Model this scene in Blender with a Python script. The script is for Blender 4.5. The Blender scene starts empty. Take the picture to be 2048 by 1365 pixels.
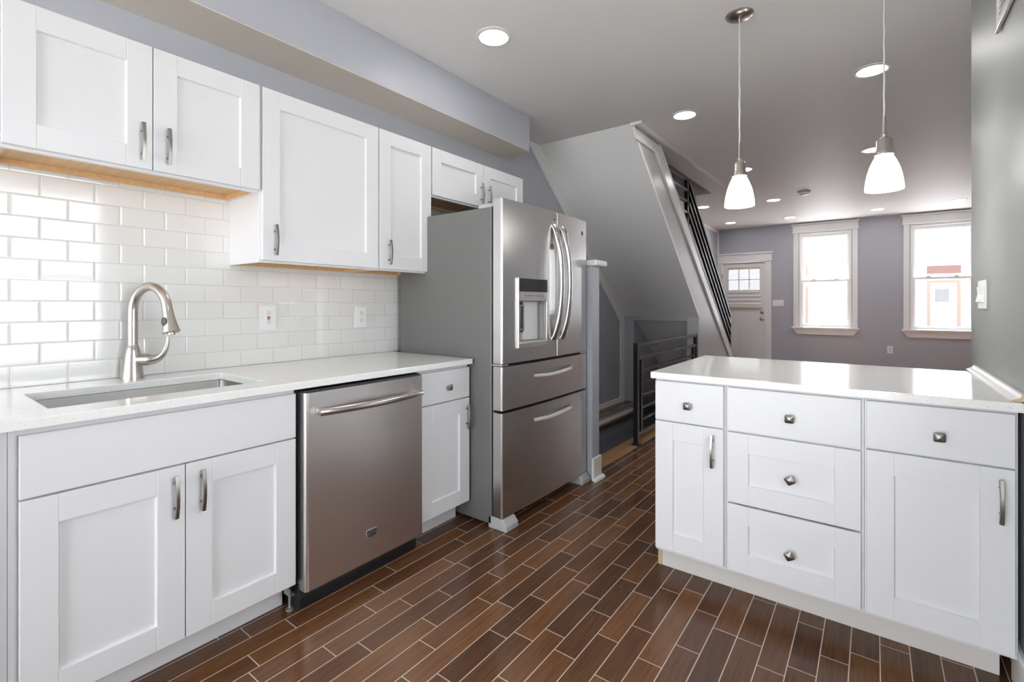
import bpy, bmesh, math, random
from mathutils import Vector, Matrix
random.seed(7)
S = bpy.context.scene
COL = S.collection

# ------------------------------------------------------------------ camera, world, exposure
cam = bpy.data.cameras.new('camera'); cam_o = bpy.data.objects.new('camera', cam); COL.objects.link(cam_o)
cam_o.location = (0, 0, 1.1765)
cam_o.rotation_euler = (math.radians(90), 0, math.radians(36.935))
cam.sensor_width = 36; cam.lens = 963.0/2048*36
cam.shift_y = -73.5/2048
cam.clip_start = 0.05; cam.clip_end = 200
S.camera = cam_o
S.view_settings.view_transform = 'Standard'; S.view_settings.look = 'None'
S.view_settings.exposure = 0.52; S.view_settings.gamma = 1.0
S.view_settings.use_curve_mapping = False
w = bpy.data.worlds.new('world'); S.world = w; w.use_nodes = True
bg = w.node_tree.nodes['Background']; bg.inputs[0].default_value = (0.90, 0.95, 1.0, 1); bg.inputs[1].default_value = 6.7
sun = bpy.data.lights.new('sun', 'SUN'); sun.energy = 40.0; sun.angle = 0.02; sun.color = (1.0, 0.98, 0.965)
sun_o = bpy.data.objects.new('sun', sun); COL.objects.link(sun_o)
sun_o.rotation_euler = Vector((0.10, -0.62, -0.78)).to_track_quat('-Z', 'Y').to_euler()      # over the houses opposite, in through the front windows
S.cycles.use_denoising = True
S.cycles.max_bounces = 10; S.cycles.diffuse_bounces = 6; S.cycles.glossy_bounces = 4
S.cycles.transmission_bounces = 6; S.cycles.sample_clamp_indirect = 6.0
S.cycles.caustics_reflective = False; S.cycles.caustics_refractive = False

DOWN_E = 36.0      # radiance of the kitchen downlight lenses
LIVING_E = 38.0    # radiance of the living room downlight lenses (a circuit of their own)
PEND_E = 12.0       # radiance of the pendant glass

# daylight sampling portals in the window openings (emit nothing themselves)
def portal(name, loc, rot, sx, sy):
    l = bpy.data.lights.new(name, 'AREA'); l.shape = 'RECTANGLE'; l.size = sx; l.size_y = sy
    l.cycles.is_portal = True
    o = bpy.data.objects.new(name, l); COL.objects.link(o); o.location = loc; o.rotation_euler = rot
PI = math.pi
portal('window_portal', (-0.69, 10.06, 1.6), (-PI/2, 0, 0), 0.78, 1.7)
portal('window_portal', (0.85, 10.06, 1.6), (-PI/2, 0, 0), 0.78, 1.7)
portal('window_portal', (0.44, 0.75, 1.4), (0, PI/2, 0), 1.4, 0.9)
portal('window_portal', (-1.02, -3.28, 1.26), (PI/2, 0, 0), 2.6, 2.46)

# ------------------------------------------------------------------ materials
def mat(name, color, rough=0.5, metal=0.0, spec=0.5, coat=0.0, coat_rough=0.05):
    m = bpy.data.materials.new(name); m.use_nodes = True
    b = m.node_tree.nodes['Principled BSDF']
    b.inputs['Base Color'].default_value = (*color, 1)
    b.inputs['Roughness'].default_value = rough
    b.inputs['Metallic'].default_value = metal
    b.inputs['Specular IOR Level'].default_value = spec
    b.inputs['Coat Weight'].default_value = coat
    b.inputs['Coat Roughness'].default_value = coat_rough
    return m
class NT:
    """small helper to write node graphs"""
    def __init__(s, m):
        s.t = m.node_tree; s.b = s.t.nodes.get('Principled BSDF')
    def n(s, typ, **kw):
        nd = s.t.nodes.new(typ)
        for k, v in kw.items(): setattr(nd, k, v)
        return nd
    def l(s, a, b): s.t.links.new(a, b)
    def val(s, sock, v):
        if hasattr(v, 'is_output') or isinstance(v, bpy.types.NodeSocket): s.l(v, sock)
        else: sock.default_value = v
    def math(s, op, a, b=None, c=None):
        nd = s.n('ShaderNodeMath', operation=op)
        s.val(nd.inputs[0], a)
        if b is not None: s.val(nd.inputs[1], b)
        if c is not None: s.val(nd.inputs[2], c)
        return nd.outputs[0]
    def pos(s):
        g = s.n('ShaderNodeNewGeometry'); x = s.n('ShaderNodeSeparateXYZ'); s.l(g.outputs['Position'], x.inputs[0])
        return g.outputs['Position'], x.outputs[0], x.outputs[1], x.outputs[2]
    def comb(s, x, y, z):
        c = s.n('ShaderNodeCombineXYZ'); s.val(c.inputs[0], x); s.val(c.inputs[1], y); s.val(c.inputs[2], z)
        return c.outputs[0]
    def noise(s, vec, scale, detail=3, rough=0.5):
        nd = s.n('ShaderNodeTexNoise'); s.l(vec, nd.inputs['Vector'])
        nd.inputs['Scale'].default_value = scale; nd.inputs['Detail'].default_value = detail; nd.inputs['Roughness'].default_value = rough
        return nd.outputs['Fac']
    def white(s, vec):
        nd = s.n('ShaderNodeTexWhiteNoise', noise_dimensions='3D'); s.l(vec, nd.inputs['Vector']); return nd.outputs['Value']
    def ramp(s, fac, stops, interp='LINEAR'):
        r = s.n('ShaderNodeValToRGB'); r.color_ramp.interpolation = interp; s.l(fac, r.inputs[0])
        e = r.color_ramp.elements
        while len(e) < len(stops): e.new(0.5)
        for el, (p, c) in zip(e, stops):
            el.position = p; el.color = (*c, 1)
        return r.outputs[0]
    def mix(s, fac, a, b, blend='MIX'):
        nd = s.n('ShaderNodeMix', data_type='RGBA', blend_type=blend)
        s.val(nd.inputs[0], fac); 
        for sock, v in ((nd.inputs[6], a), (nd.inputs[7], b)):
            if isinstance(v, bpy.types.NodeSocket): s.l(v, sock)
            else: sock.default_value = (*v, 1)
        return nd.outputs[2]
    def bump(s, h, strength, dist=0.001, invert=False):
        nd = s.n('ShaderNodeBump', invert=invert); s.l(h, nd.inputs['Height'])
        nd.inputs['Strength'].default_value = strength; nd.inputs['Distance'].default_value = dist
        s.l(nd.outputs[0], s.b.inputs['Normal'])

def paint(name, color, rough, spec=0.4, bump=0.12, streak=False):
    m = mat(name, color, rough, spec=spec); N = NT(m); p, x, y, z = N.pos()
    if streak:
        h = N.math('ADD', N.noise(N.comb(N.math('MULTIPLY', x, 0.35), N.math('MULTIPLY', y, 5.0), z), 3.0, 2), N.math('MULTIPLY', N.noise(p, 180, 2), 0.12))
        N.bump(h, bump, 0.004)
    else:
        N.bump(N.noise(p, 260, 2), bump, 0.0006)
    return m

M = {}
M['wall'] = paint('blue_grey_wall_paint', (0.405, 0.42, 0.465), 0.42)
M['wall_right'] = paint('grey_satin_wall_paint', (0.33, 0.345, 0.335), 0.46, spec=0.5, bump=0.2)
M['stair_paint'] = paint('grey_stair_paint', (0.85, 0.855, 0.855), 0.4)
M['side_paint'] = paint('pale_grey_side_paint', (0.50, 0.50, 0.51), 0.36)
M['soffit_under'] = paint('soffit_paint_warm_bounce', (0.62, 0.57, 0.51), 0.5)  # ceiling paint tinted beige, warm bounce off the floor put into the colour
M['ceiling'] = paint('ceiling_paint', (0.83, 0.825, 0.82), 0.52, spec=0.35, bump=0.10, streak=True)
M['trim'] = mat('white_trim_paint', (0.80, 0.80, 0.79), 0.3)
M['cab'] = mat('white_cabinet_lacquer', (0.745, 0.745, 0.76), 0.32)
M['cab_in'] = mat('cabinet_shadow_gap', (0.5, 0.5, 0.51), 0.6)
M['toe'] = mat('white_toe_board', (0.66, 0.63, 0.60), 0.5)
M['steel_side'] = mat('grey_fridge_side', (0.155, 0.155, 0.15), 0.42, metal=0.2)
M['black'] = mat('black_plastic', (0.012, 0.012, 0.014), 0.35)
M['dark'] = mat('dark_grey_plastic', (0.05, 0.05, 0.055), 0.4)
M['grey_plastic'] = mat('grey_plastic', (0.42, 0.42, 0.415), 0.4)
M['light_plastic'] = mat('pale_grey_plastic', (0.62, 0.62, 0.62), 0.35)
M['white_plastic'] = mat('white_plastic', (0.83, 0.83, 0.82), 0.3)
M['red'] = mat('red_plastic', (0.45, 0.06, 0.03), 0.4)
M['iron'] = mat('black_iron', (0.008, 0.0075, 0.0075), 0.36, spec=0.4)
M['nickel'] = mat('brushed_nickel', (0.56, 0.52, 0.48), 0.28, metal=1.0)
M['pull'] = mat('dark_nickel', (0.29, 0.27, 0.25), 0.34, metal=1.0)
M['brass'] = mat('brass', (0.55, 0.40, 0.18), 0.25, metal=1.0)
M['zinc'] = mat('zinc_bracket', (0.5, 0.5, 0.5), 0.45, metal=0.8)
M['tape'] = mat('masking_tape', (0.62, 0.52, 0.36), 0.6)
M['chrome'] = mat('chrome', (0.75, 0.75, 0.75), 0.12, metal=1.0)
M['brick'] = mat('red_lintel', (0.085, 0.042, 0.036), 0.8)
M['facade'] = mat('pale_facade', (0.80, 0.78, 0.76), 0.8)
M['facade_dark'] = mat('facade_window', (0.085, 0.085, 0.09), 0.5)
M['facade_wood'] = mat('facade_door_frame', (0.12, 0.085, 0.06), 0.7)
M['street'] = mat('street', (0.55, 0.54, 0.525), 0.9)
M['green'] = mat('green_plastic', (0.05, 0.3, 0.2), 0.4)
M['cord'] = mat('cord', (0.75, 0.75, 0.74), 0.35, metal=0.2)

def steel(name, color, rough):
    m = mat(name, color, rough, metal=1.0); N = NT(m); p, x, y, z = N.pos()
    t = N.n('ShaderNodeTangent', direction_type='RADIAL', axis='Z'); N.l(t.outputs[0], N.b.inputs['Tangent'])
    N.b.inputs['Anisotropic'].default_value = 0.5
    return m
M['steel'] = steel('brushed_stainless', (0.66, 0.65, 0.64), 0.28)
M['steel_dw'] = steel('dishwasher_stainless', (0.70, 0.665, 0.65), 0.34)
M['steel_sink'] = mat('sink_stainless', (0.55, 0.54, 0.52), 0.3, metal=1.0)
M['steel_edge'] = mat('satin_steel_edge', (0.66, 0.64, 0.61), 0.32, metal=0.9)
M['steel_handle'] = mat('handle_steel', (0.62, 0.61, 0.60), 0.24, metal=1.0)

def emit(name, color, strength):
    m = bpy.data.materials.new(name); m.use_nodes = True; b = m.node_tree.nodes['Principled BSDF']
    b.inputs['Base Color'].default_value = (0.9, 0.9, 0.88, 1); b.inputs['Roughness'].default_value = 0.25
    b.inputs['Emission Color'].default_value = (*color, 1); b.inputs['Emission Strength'].default_value = strength
    return m
M['lens'] = emit('lit_downlight_lens', (1.0, 0.975, 0.95), DOWN_E)
M['lens_living'] = emit('lit_living_room_lens', (1.0, 0.975, 0.95), LIVING_E)
M['opal'] = emit('lit_opal_glass', (1.0, 0.975, 0.94), PEND_E)

def glass(name, tr_=1.0):
    m = bpy.data.materials.new(name); m.use_nodes = True; t = m.node_tree
    t.nodes.remove(t.nodes['Principled BSDF']); out = t.nodes['Material Output']
    tr = t.nodes.new('ShaderNodeBsdfTransparent'); tr.inputs[0].default_value = (0.97*tr_, 0.97*tr_, 0.985*tr_, 1)
    gl = t.nodes.new('ShaderNodeBsdfGlossy'); gl.inputs['Roughness'].default_value = 0.02
    fr = t.nodes.new('ShaderNodeFresnel'); gm = t.nodes.new('ShaderNodeNewGeometry'); io = t.nodes.new('ShaderNodeMapRange')      # same reflectance on both faces of the pane
    io.inputs['To Min'].default_value = 1.45; io.inputs['To Max'].default_value = 1/1.45
    t.links.new(gm.outputs['Backfacing'], io.inputs['Value']); t.links.new(io.outputs[0], fr.inputs[0])
    mx = t.nodes.new('ShaderNodeMixShader'); t.links.new(fr.outputs[0], mx.inputs[0])
    t.links.new(tr.outputs[0], mx.inputs[1]); t.links.new(gl.outputs[0], mx.inputs[2]); t.links.new(mx.outputs[0], out.inputs[0])
    return m
M['glass'] = glass('window_glass')
M['film'] = glass('filmed_door_glass', 0.40)

# white subway tile, running bond
def tile_mat():
    m = mat('white_subway_tile', (0.85, 0.845, 0.83), 0.09, spec=0.55); N = NT(m); p, x, y, z = N.pos()
    vec = N.comb(N.math('SUBTRACT', y, 0.363), N.math('SUBTRACT', z, 0.885), 0.0)
    def brick(mort, smooth):
        b = N.n('ShaderNodeTexBrick', offset=0.5, offset_frequency=2, squash=1.0)
        N.l(vec, b.inputs['Vector']); b.inputs['Scale'].default_value = 1.0
        b.inputs['Mortar Size'].default_value = mort; b.inputs['Mortar Smooth'].default_value = smooth
        b.inputs['Brick Width'].default_value = 0.1525; b.inputs['Row Height'].default_value = 0.0755
        return b.outputs['Fac']
    f = brick(0.0011, 0.25)
    row = N.math('FLOOR', N.math('DIVIDE', N.math('SUBTRACT', z, 0.885), 0.0755))
    sh = N.math('MULTIPLY', N.math('ABSOLUTE', N.math('SUBTRACT', N.math('MODULO', row, 2.0), 1.0)), 0.0763)
    c = N.math('FLOOR', N.math('DIVIDE', N.math('ADD', N.math('SUBTRACT', y, 0.363), sh), 0.1525))
    wn = N.white(N.comb(row, c, 0.0))
    colr = N.ramp(wn, [(0.0, (0.73, 0.725, 0.71)), (1.0, (0.77, 0.765, 0.755))])
    N.l(N.mix(f, colr, (0.50, 0.49, 0.475)), N.b.inputs['Base Color'])
    N.l(N.math('ADD', N.math('MULTIPLY', f, 0.5), 0.08), N.b.inputs['Roughness'])
    wave = N.noise(p, 9, 2)
    tilt = N.math('MULTIPLY', wn, 0.15)
    h = N.math('ADD', N.math('MULTIPLY', brick(0.007, 1.0), -1.0), N.math('MULTIPLY', wave, 0.35))
    N.bump(h, 0.5, 0.0012)
    return m
M['tile'] = tile_mat()

def quartz_mat():
    m = mat('white_quartz', (0.8, 0.8, 0.78), 0.10, spec=0.5); N = NT(m); p, x, y, z = N.pos()
    v = N.n('ShaderNodeTexVoronoi'); N.l(p, v.inputs['Vector']); v.inputs['Scale'].default_value = 330
    rnd = N.n('ShaderNodeSeparateColor'); N.l(v.outputs['Color'], rnd.inputs[0])
    base = N.ramp(N.noise(p, 26, 5, 0.6), [(0.3, (0.82, 0.83, 0.805)), (0.7, (0.89, 0.89, 0.87))])
    spk = N.ramp(rnd.outputs[0], [(0.0, (0.36, 0.37, 0.37)), (0.045, (0.52, 0.53, 0.52)), (0.075, (0.86, 0.865, 0.84)), (0.93, (0.87, 0.875, 0.85)), (0.97, (0.88, 0.88, 0.86))])
    N.l(N.mix(0.33, base, spk), N.b.inputs['Base Color'])
    return m
M['quartz'] = quartz_mat()

def maple_mat(name='maple', cols=((0.55, 0.33, 0.15), (0.66, 0.43, 0.22)), sc=(4, 60, 60), rough=0.45):
    m = mat(name, cols[0], rough); N = NT(m); p, x, y, z = N.pos()
    v = N.comb(N.math('MULTIPLY', x, sc[0]), N.math('MULTIPLY', y, sc[1]), N.math('MULTIPLY', z, sc[2]))
    N.l(N.ramp(N.noise(v, 1.0, 4), [(0.3, cols[0]), (0.7, cols[1])]), N.b.inputs['Base Color'])
    return m
M['maple'] = maple_mat()
M['oak_edge'] = maple_mat('light_oak_edge', ((0.30, 0.15, 0.06), (0.45, 0.25, 0.10)), (60, 3, 60), 0.35)
M['tread'] = maple_mat('brown_tread', ((0.15, 0.07, 0.032), (0.23, 0.115, 0.05)), (60, 4, 60), 0.3)
M['raw_wood'] = maple_mat('raw_wood', ((0.50, 0.36, 0.20), (0.62, 0.47, 0.30)), (60, 60, 4), 0.6)

def floor_mat():
    m = mat('brown_wood_plank_tile', (0.1, 0.05, 0.03), 0.2, spec=0.36); N = NT(m); p, x, y, z = N.pos()
    W = 0.0806
    xr = N.math('DIVIDE', N.math('ADD', x, 0.7899), W)
    row = N.math('FLOOR', xr); fx = N.math('FRACT', xr)
    r1 = N.white(N.comb(row, 3.7, 0.0)); r2 = N.white(N.comb(row, 9.1, 2.0))
    L = N.math('ADD', 0.24, N.math('MULTIPLY', r2, 0.26))
    yr = N.math('DIVIDE', N.math('ADD', y, N.math('MULTIPLY', r1, 3.0)), L)
    colm = N.math('FLOOR', yr); fy = N.math('FRACT', yr)
    gw = 0.0016
    ex = N.math('MINIMUM', fx, N.math('SUBTRACT', 1.0, fx))
    ey = N.math('MINIMUM', fy, N.math('SUBTRACT', 1.0, fy))
    gx = N.math('LESS_THAN', N.math('MULTIPLY', ex, W), gw)
    gy = N.math('LESS_THAN', N.math('MULTIPLY', ey, L), gw)
    g = N.math('MAXIMUM', gx, gy)
    r = N.white(N.comb(row, colm, 5.0)); rb = N.white(N.comb(row, colm, 8.0))
    base = N.ramp(r, [(0.0, (0.088, 0.039, 0.020)), (0.35, (0.118, 0.051, 0.023)), (0.7, (0.148, 0.064, 0.027)), (1.0, (0.185, 0.082, 0.034))])
    gv = N.comb(N.math('ADD', N.math('MULTIPLY', x, 95), N.math('MULTIPLY', r, 40)), N.math('ADD', N.math('MULTIPLY', y, 5), N.math('MULTIPLY', rb, 30)), 0.0)
    gr = N.noise(gv, 1.0, 5, 0.65)
    grain = N.ramp(gr, [(0.28, (0.58, 0.55, 0.52)), (0.55, (1, 1, 1)), (0.8, (1.22, 1.18, 1.12))])
    colr = N.mix(1.0, base, grain, 'MULTIPLY')
    # plaster dust specks
    v = N.n('ShaderNodeTexVoronoi'); N.l(p, v.inputs['Vector']); v.inputs['Scale'].default_value = 17
    sep = N.n('ShaderNodeSeparateColor'); N.l(v.outputs['Color'], sep.inputs[0])
    dust = N.math('MULTIPLY', N.math('LESS_THAN', v.outputs['Distance'], N.math('MULTIPLY', sep.outputs[1], 0.05)), N.math('GREATER_THAN', sep.outputs[0], 0.55))
    colr = N.mix(N.math('MULTIPLY', dust, 0.7), colr, (0.5, 0.46, 0.42))
    N.l(N.mix(g, colr, (0.58, 0.47, 0.38)), N.b.inputs['Base Color'])
    cl = N.noise(p, 4.0, 4, 0.6)
    N.l(N.math('ADD', N.math('MULTIPLY', g, 0.3), N.math('ADD', 0.10, N.math('MULTIPLY', cl, 0.16))), N.b.inputs['Roughness'])
    h = N.math('ADD', N.math('MULTIPLY', gr, 0.35), N.math('SUBTRACT', 0.0, N.math('MULTIPLY', g, 0.8)))
    h = N.math('ADD', h, N.math('MULTIPLY', N.white(N.comb(row, colm, 1.0)), 0.1))
    N.bump(h, 0.35, 0.0008)
    return m
M['floor'] = floor_mat()

# ------------------------------------------------------------------ mesh helpers
class MB:
    def __init__(s): s.v = []; s.f = []
    def add(s, vs, fs):
        o = len(s.v); s.v += [tuple(v) for v in vs]; s.f += [tuple(i+o for i in f) for f in fs]; return s
    def box(s, x0, x1, y0, y1, z0, z1):
        x0, x1 = sorted((x0, x1)); y0, y1 = sorted((y0, y1)); z0, z1 = sorted((z0, z1))
        return s.add([(x0,y0,z0),(x1,y0,z0),(x1,y1,z0),(x0,y1,z0),(x0,y0,z1),(x1,y0,z1),(x1,y1,z1),(x0,y1,z1)],
                     [(0,3,2,1),(4,5,6,7),(0,1,5,4),(1,2,6,5),(2,3,7,6),(3,0,4,7)])
    def prism(s, pts, a, b, axis):
        """2-D outline extruded from a to b along axis; (u,v) are the other two axes in x,y,z order"""
        def P(u, v, t):
            return {'x': (t, u, v), 'y': (u, t, v), 'z': (u, v, t)}[axis]
        n = len(pts)
        vs = [P(u, v, a) for u, v in pts] + [P(u, v, b) for u, v in pts]
        fs = [tuple(range(n))[::-1], tuple(range(n, 2*n))] + [(i, (i+1) % n, n+(i+1) % n, n+i) for i in range(n)]
        return s.add(vs, fs)
    def lathe(s, prof, c, axis='z', n=32):
        """prof: list of (radius, t) along axis, closed at radius 0 ends"""
        vs = []; fs = []
        for r, t in prof:
            for i in range(n):
                a = 2*PI*i/n; u, v = r*math.cos(a), r*math.sin(a)
                d = {'z': (u, v, t), 'x': (t, u, v), 'y': (v, t, u)}[axis]
                vs.append((c[0]+d[0], c[1]+d[1], c[2]+d[2]))
        m = len(prof)
        for k in range(m-1):
            for i in range(n):
                j = (i+1) % n; fs.append((k*n+i, k*n+j, (k+1)*n+j, (k+1)*n+i))
        fs.append(tuple(range(n))[::-1]); fs.append(tuple((m-1)*n+i for i in range(n)))
        return s.add(vs, fs)
    def sweep(s, path, sect, up=(0, 0, 1), scales=None):
        """sect: closed 2-D outline in (side, up) coordinates, swept along the path"""
        P = [Vector(p) for p in path]; n = len(P); k = len(sect); vs = []; fs = []
        upv = Vector(up)
        for i in range(n):
            t = (P[min(i+1, n-1)]-P[max(i-1, 0)]).normalized()
            sd = t.cross(upv)
            if sd.length < 1e-4: sd = t.cross(Vector((1, 0, 0)))
            sd.normalize(); u2 = sd.cross(t).normalized()
            sc = scales[i] if scales else 1.0
            if not isinstance(sc, tuple): sc = (sc, sc)
            for a, b in sect: vs.append(tuple(P[i]+sd*a*sc[0]+u2*b*sc[1]))
        for i in range(n-1):
            for j in range(k):
                q = (j+1) % k; fs.append((i*k+j, i*k+q, (i+1)*k+q, (i+1)*k+j))
        fs.append(tuple(range(k))[::-1]); fs.append(tuple((n-1)*k+j for j in range(k)))
        return s.add(vs, fs)
    def tube(s, path, r, n=14, up=(0, 0, 1), scales=None):
        return s.sweep(path, [(r*math.cos(2*PI*i/n), r*math.sin(2*PI*i/n)) for i in range(n)], up, scales)
    def slab(s, us, vs_, holes, a, b, axis):
        """flat slab from a to b along axis with rectangular holes [(u0,u1,v0,v1)]; one connected mesh"""
        us = sorted(set([round(q, 5) for q in us] + [round(q, 5) for h in holes for q in h[:2]]))
        vv = sorted(set([round(q, 5) for q in vs_] + [round(q, 5) for h in holes for q in h[2:]]))
        def inside(i, j):
            if i < 0 or j < 0 or i >= len(us)-1 or j >= len(vv)-1: return False
            u = (us[i]+us[i+1])/2; v = (vv[j]+vv[j+1])/2
            return not any(h[0] < u < h[1] and h[2] < v < h[3] for h in holes)
        def P(u, v, t): return {'x': (t, u, v), 'y': (u, t, v), 'z': (u, v, t)}[axis]
        idx = {}; V = []; F = []
        def vid(i, j, k):
            if (i, j, k) not in idx:
                idx[(i, j, k)] = len(V); V.append(P(us[i], vv[j], a if k == 0 else b))
            return idx[(i, j, k)]
        for i in range(len(us)-1):
            for j in range(len(vv)-1):
                if not inside(i, j): continue
                F.append((vid(i,j,0), vid(i,j+1,0), vid(i+1,j+1,0), vid(i+1,j,0)))
                F.append((vid(i,j,1), vid(i+1,j,1), vid(i+1,j+1,1), vid(i,j+1,1)))
                for di, dj, e in ((-1,0,((i,j),(i,j+1))), (1,0,((i+1,j+1),(i+1,j))), (0,-1,((i+1,j),(i,j))), (0,1,((i,j+1),(i+1,j+1)))):
                    if not inside(i+di, j+dj):
                        p, q = e; F.append((vid(*p,0), vid(*p,1), vid(*q,1), vid(*q,0)))
        return s.add(V, F)
    def xf(s, mtx):
        s.v = [tuple(mtx @ Vector(v)) for v in s.v]; return s

def obj(name, mb, m, parent=None, bevel=0, smooth=None, segs=2):
    me = bpy.data.meshes.new(name)
    off = Vector((0, 0, 0))
    q = parent
    while q is not None: off += q.location; q = q.parent
    me.from_pydata([tuple(Vector(v)-off) for v in mb.v], [], mb.f); me.update()
    bm = bmesh.new(); bm.from_mesh(me); bmesh.ops.recalc_face_normals(bm, faces=bm.faces[:]); bm.to_mesh(me); bm.free()
    me.materials.append(M[m] if isinstance(m, str) else m)
    o = bpy.data.objects.new(name, me); COL.objects.link(o)
    if parent is not None: o.parent = parent
    if smooth:
        me.shade_smooth(); me.set_sharp_from_angle(angle=math.radians(smooth))
    if bevel:
        b = o.modifiers.new('bevel', 'BEVEL'); b.width = bevel; b.segments = segs; b.limit_method = 'ANGLE'; b.angle_limit = math.radians(40)
        b.harden_normals = False
    return o
def struct(name, mb, m, parent=None, **k):
    o = obj(name, mb, m, parent, **k)
    if parent is None: o['kind'] = 'structure'
    return o
def thing(name, label, cat, loc=(0, 0, 0), group=None):
    o = bpy.data.objects.new(name, None); COL.objects.link(o); o.location = loc; o.empty_display_size = 0.05
    tag(o, label, cat, group); return o
def tag(o, label, cat, group=None):
    o['label'] = label; o['category'] = cat
    if group: o['group'] = group
    return o
def dup(root, loc, label=None):
    r = root.copy(); COL.objects.link(r); r.location = loc
    if label: r['label'] = label
    for ch in list(root.children):
        c = ch.copy(); COL.objects.link(c); c.parent = r
        for gch in ch.children:
            d = gch.copy(); COL.objects.link(d); d.parent = c
    return r
def cut(o, cutter_mb, cmat):
    """carve a recess into o; the cutter is removed again"""
    me = bpy.data.meshes.new('recess')
    off = Vector((0, 0, 0)); q = o.parent
    while q is not None: off += q.location; q = q.parent
    me.from_pydata([tuple(Vector(v)-off) for v in cutter_mb.v], [], cutter_mb.f); me.update()
    bm = bmesh.new(); bm.from_mesh(me); bmesh.ops.recalc_face_normals(bm, faces=bm.faces[:]); bm.to_mesh(me); bm.free()
    me.materials.append(M[cmat])
    c = bpy.data.objects.new('recess', me); COL.objects.link(c); c.parent = o.parent
    md = o.modifiers.new('recess', 'BOOLEAN'); md.operation = 'DIFFERENCE'; md.object = c; md.solver = 'EXACT'; md.material_mode = 'TRANSFER'
    dg = bpy.context.evaluated_depsgraph_get(); dg.update()
    new = bpy.data.meshes.new_from_object(o.evaluated_get(dg), preserve_all_data_layers=True, depsgraph=dg)
    o.modifiers.clear(); o.data = new
    bpy.data.objects.remove(c, do_unlink=True)

# ------------------------------------------------------------------ key dimensions (metres)
HC, CT = 0.885, 0.028          # counter height, thickness
CEIL = 2.63
WX = -2.40                     # kitchen left wall
FX = -1.747                    # base door front
UFX = -2.091                   # upper door front
IY = 2.052                     # island door front
RX = 0.36                      # right wall
XL = -2.46                     # stair / living left wall
FARY = 10.0
YK = 3.047                     # kitchen end of left wall
YE = 5.54                      # header at lower end of the stair slope
XS = -1.56                    # stair side face
LRX = 1.75
BACK = -3.2

# ------------------------------------------------------------------ room shell
struct('floor', MB().slab((-2.6, 2.0), (-3.4, 10.2), [(-2.32, -1.68, 3.02, 5.54)], -0.02, 0.0, 'z'), 'floor')
struct('wall_left', MB().box(-2.60, WX, -3.35, YK, -0.1, 2.9), 'wall')
struct('wall_left_hall', MB().box(-2.66, XL, YK, 10.2, -2.2, 4.6), 'wall')
struct('wall_backsplash', MB().box(WX, -2.39, -0.9, 2.03, HC+0.001, 1.668), 'tile')
struct('wall_far', MB().slab((-2.7, 1.95), (-0.2, 2.9), [(-2.375, -1.605, 0.0, 1.985), (-1.075, -0.305, 0.76, 2.445), (0.465, 1.235, 0.76, 2.445)], FARY, FARY+0.16, 'y'), 'wall')
struct('wall_right', MB().slab((-3.35, 3.06), (-0.1, 2.9), [(0.30, 1.20, 0.70, 2.1)], RX, RX+0.14, 'x'), 'wall_right', bevel=0.004)
struct('wall_right_hall', MB().box(RX+0.14, LRX+0.15, 2.92, 3.06, -0.1, 2.9), 'wall')
struct('wall_living_right', MB().box(LRX, LRX+0.15, 3.06, 10.2, -0.1, 2.9), 'wall')
struct('wall_back', MB().slab((-2.6, 0.5), (-0.1, 2.9), [(-2.32, 0.28, 0.03, 2.49)], BACK-0.15, BACK, 'y'), 'wall')
# ceiling with the stair opening
struct('ceiling', MB().slab((-2.66, 1.95), (-3.35, 10.2), [(XL, -1.70, 4.25, 6.62)], CEIL, CEIL+0.25, 'z'), 'ceiling')
# upstairs shaft over the stair opening
sh = MB().slab((4.25, 6.62), (CEIL+0.25, 4.6), [], -1.70, -1.55, 'x')
struct('wall_upstairs_right', sh, 'stair_paint')
struct('wall_upstairs_far', MB().box(XL, -1.55, 6.62, 6.75, CEIL+0.25, 4.6), 'stair_paint')
struct('wall_upstairs_near', MB().box(XL, -1.55, 4.10, 4.25, CEIL+0.25, 4.6), 'stair_paint')
struct('ceiling_upstairs', MB().box(-2.66, -1.55, 4.10, 6.75, 4.6, 4.7), 'ceiling')
# boxed soffit over the wall cabinets
struct('ceiling_soffit', MB().box(WX, -2.121, -3.2, YK+0.005, 2.36, CEIL), 'wall', bevel=0.003)
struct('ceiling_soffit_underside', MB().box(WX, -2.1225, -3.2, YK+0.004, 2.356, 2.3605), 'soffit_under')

# stair: sloped underside, side wall, header with recess
SL = (CEIL-1.035)/(YE-3.665)
def zs(y): return CEIL-(y-3.665)*SL
sl = MB().prism([(3.665, CEIL), (YE, 1.035), (YE, 1.085), (3.724, CEIL)], XL, XS-0.0005, 'x')
struct('ceiling_stair_slope', sl, 'stair_paint')
TS = 0.757
def zt(y): return 2.603-(y-4.268)*TS
side = MB().prism([(3.725, CEIL), (YE+0.0005, 1.0855), (YE+0.0005, -0.02), (7.60, -0.02), (7.60, zt(7.60)), (4.268, 2.603), (4.20, CEIL)], XS-0.12, XS, 'x')
struct('wall_stair_side', side, 'side_paint')
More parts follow.
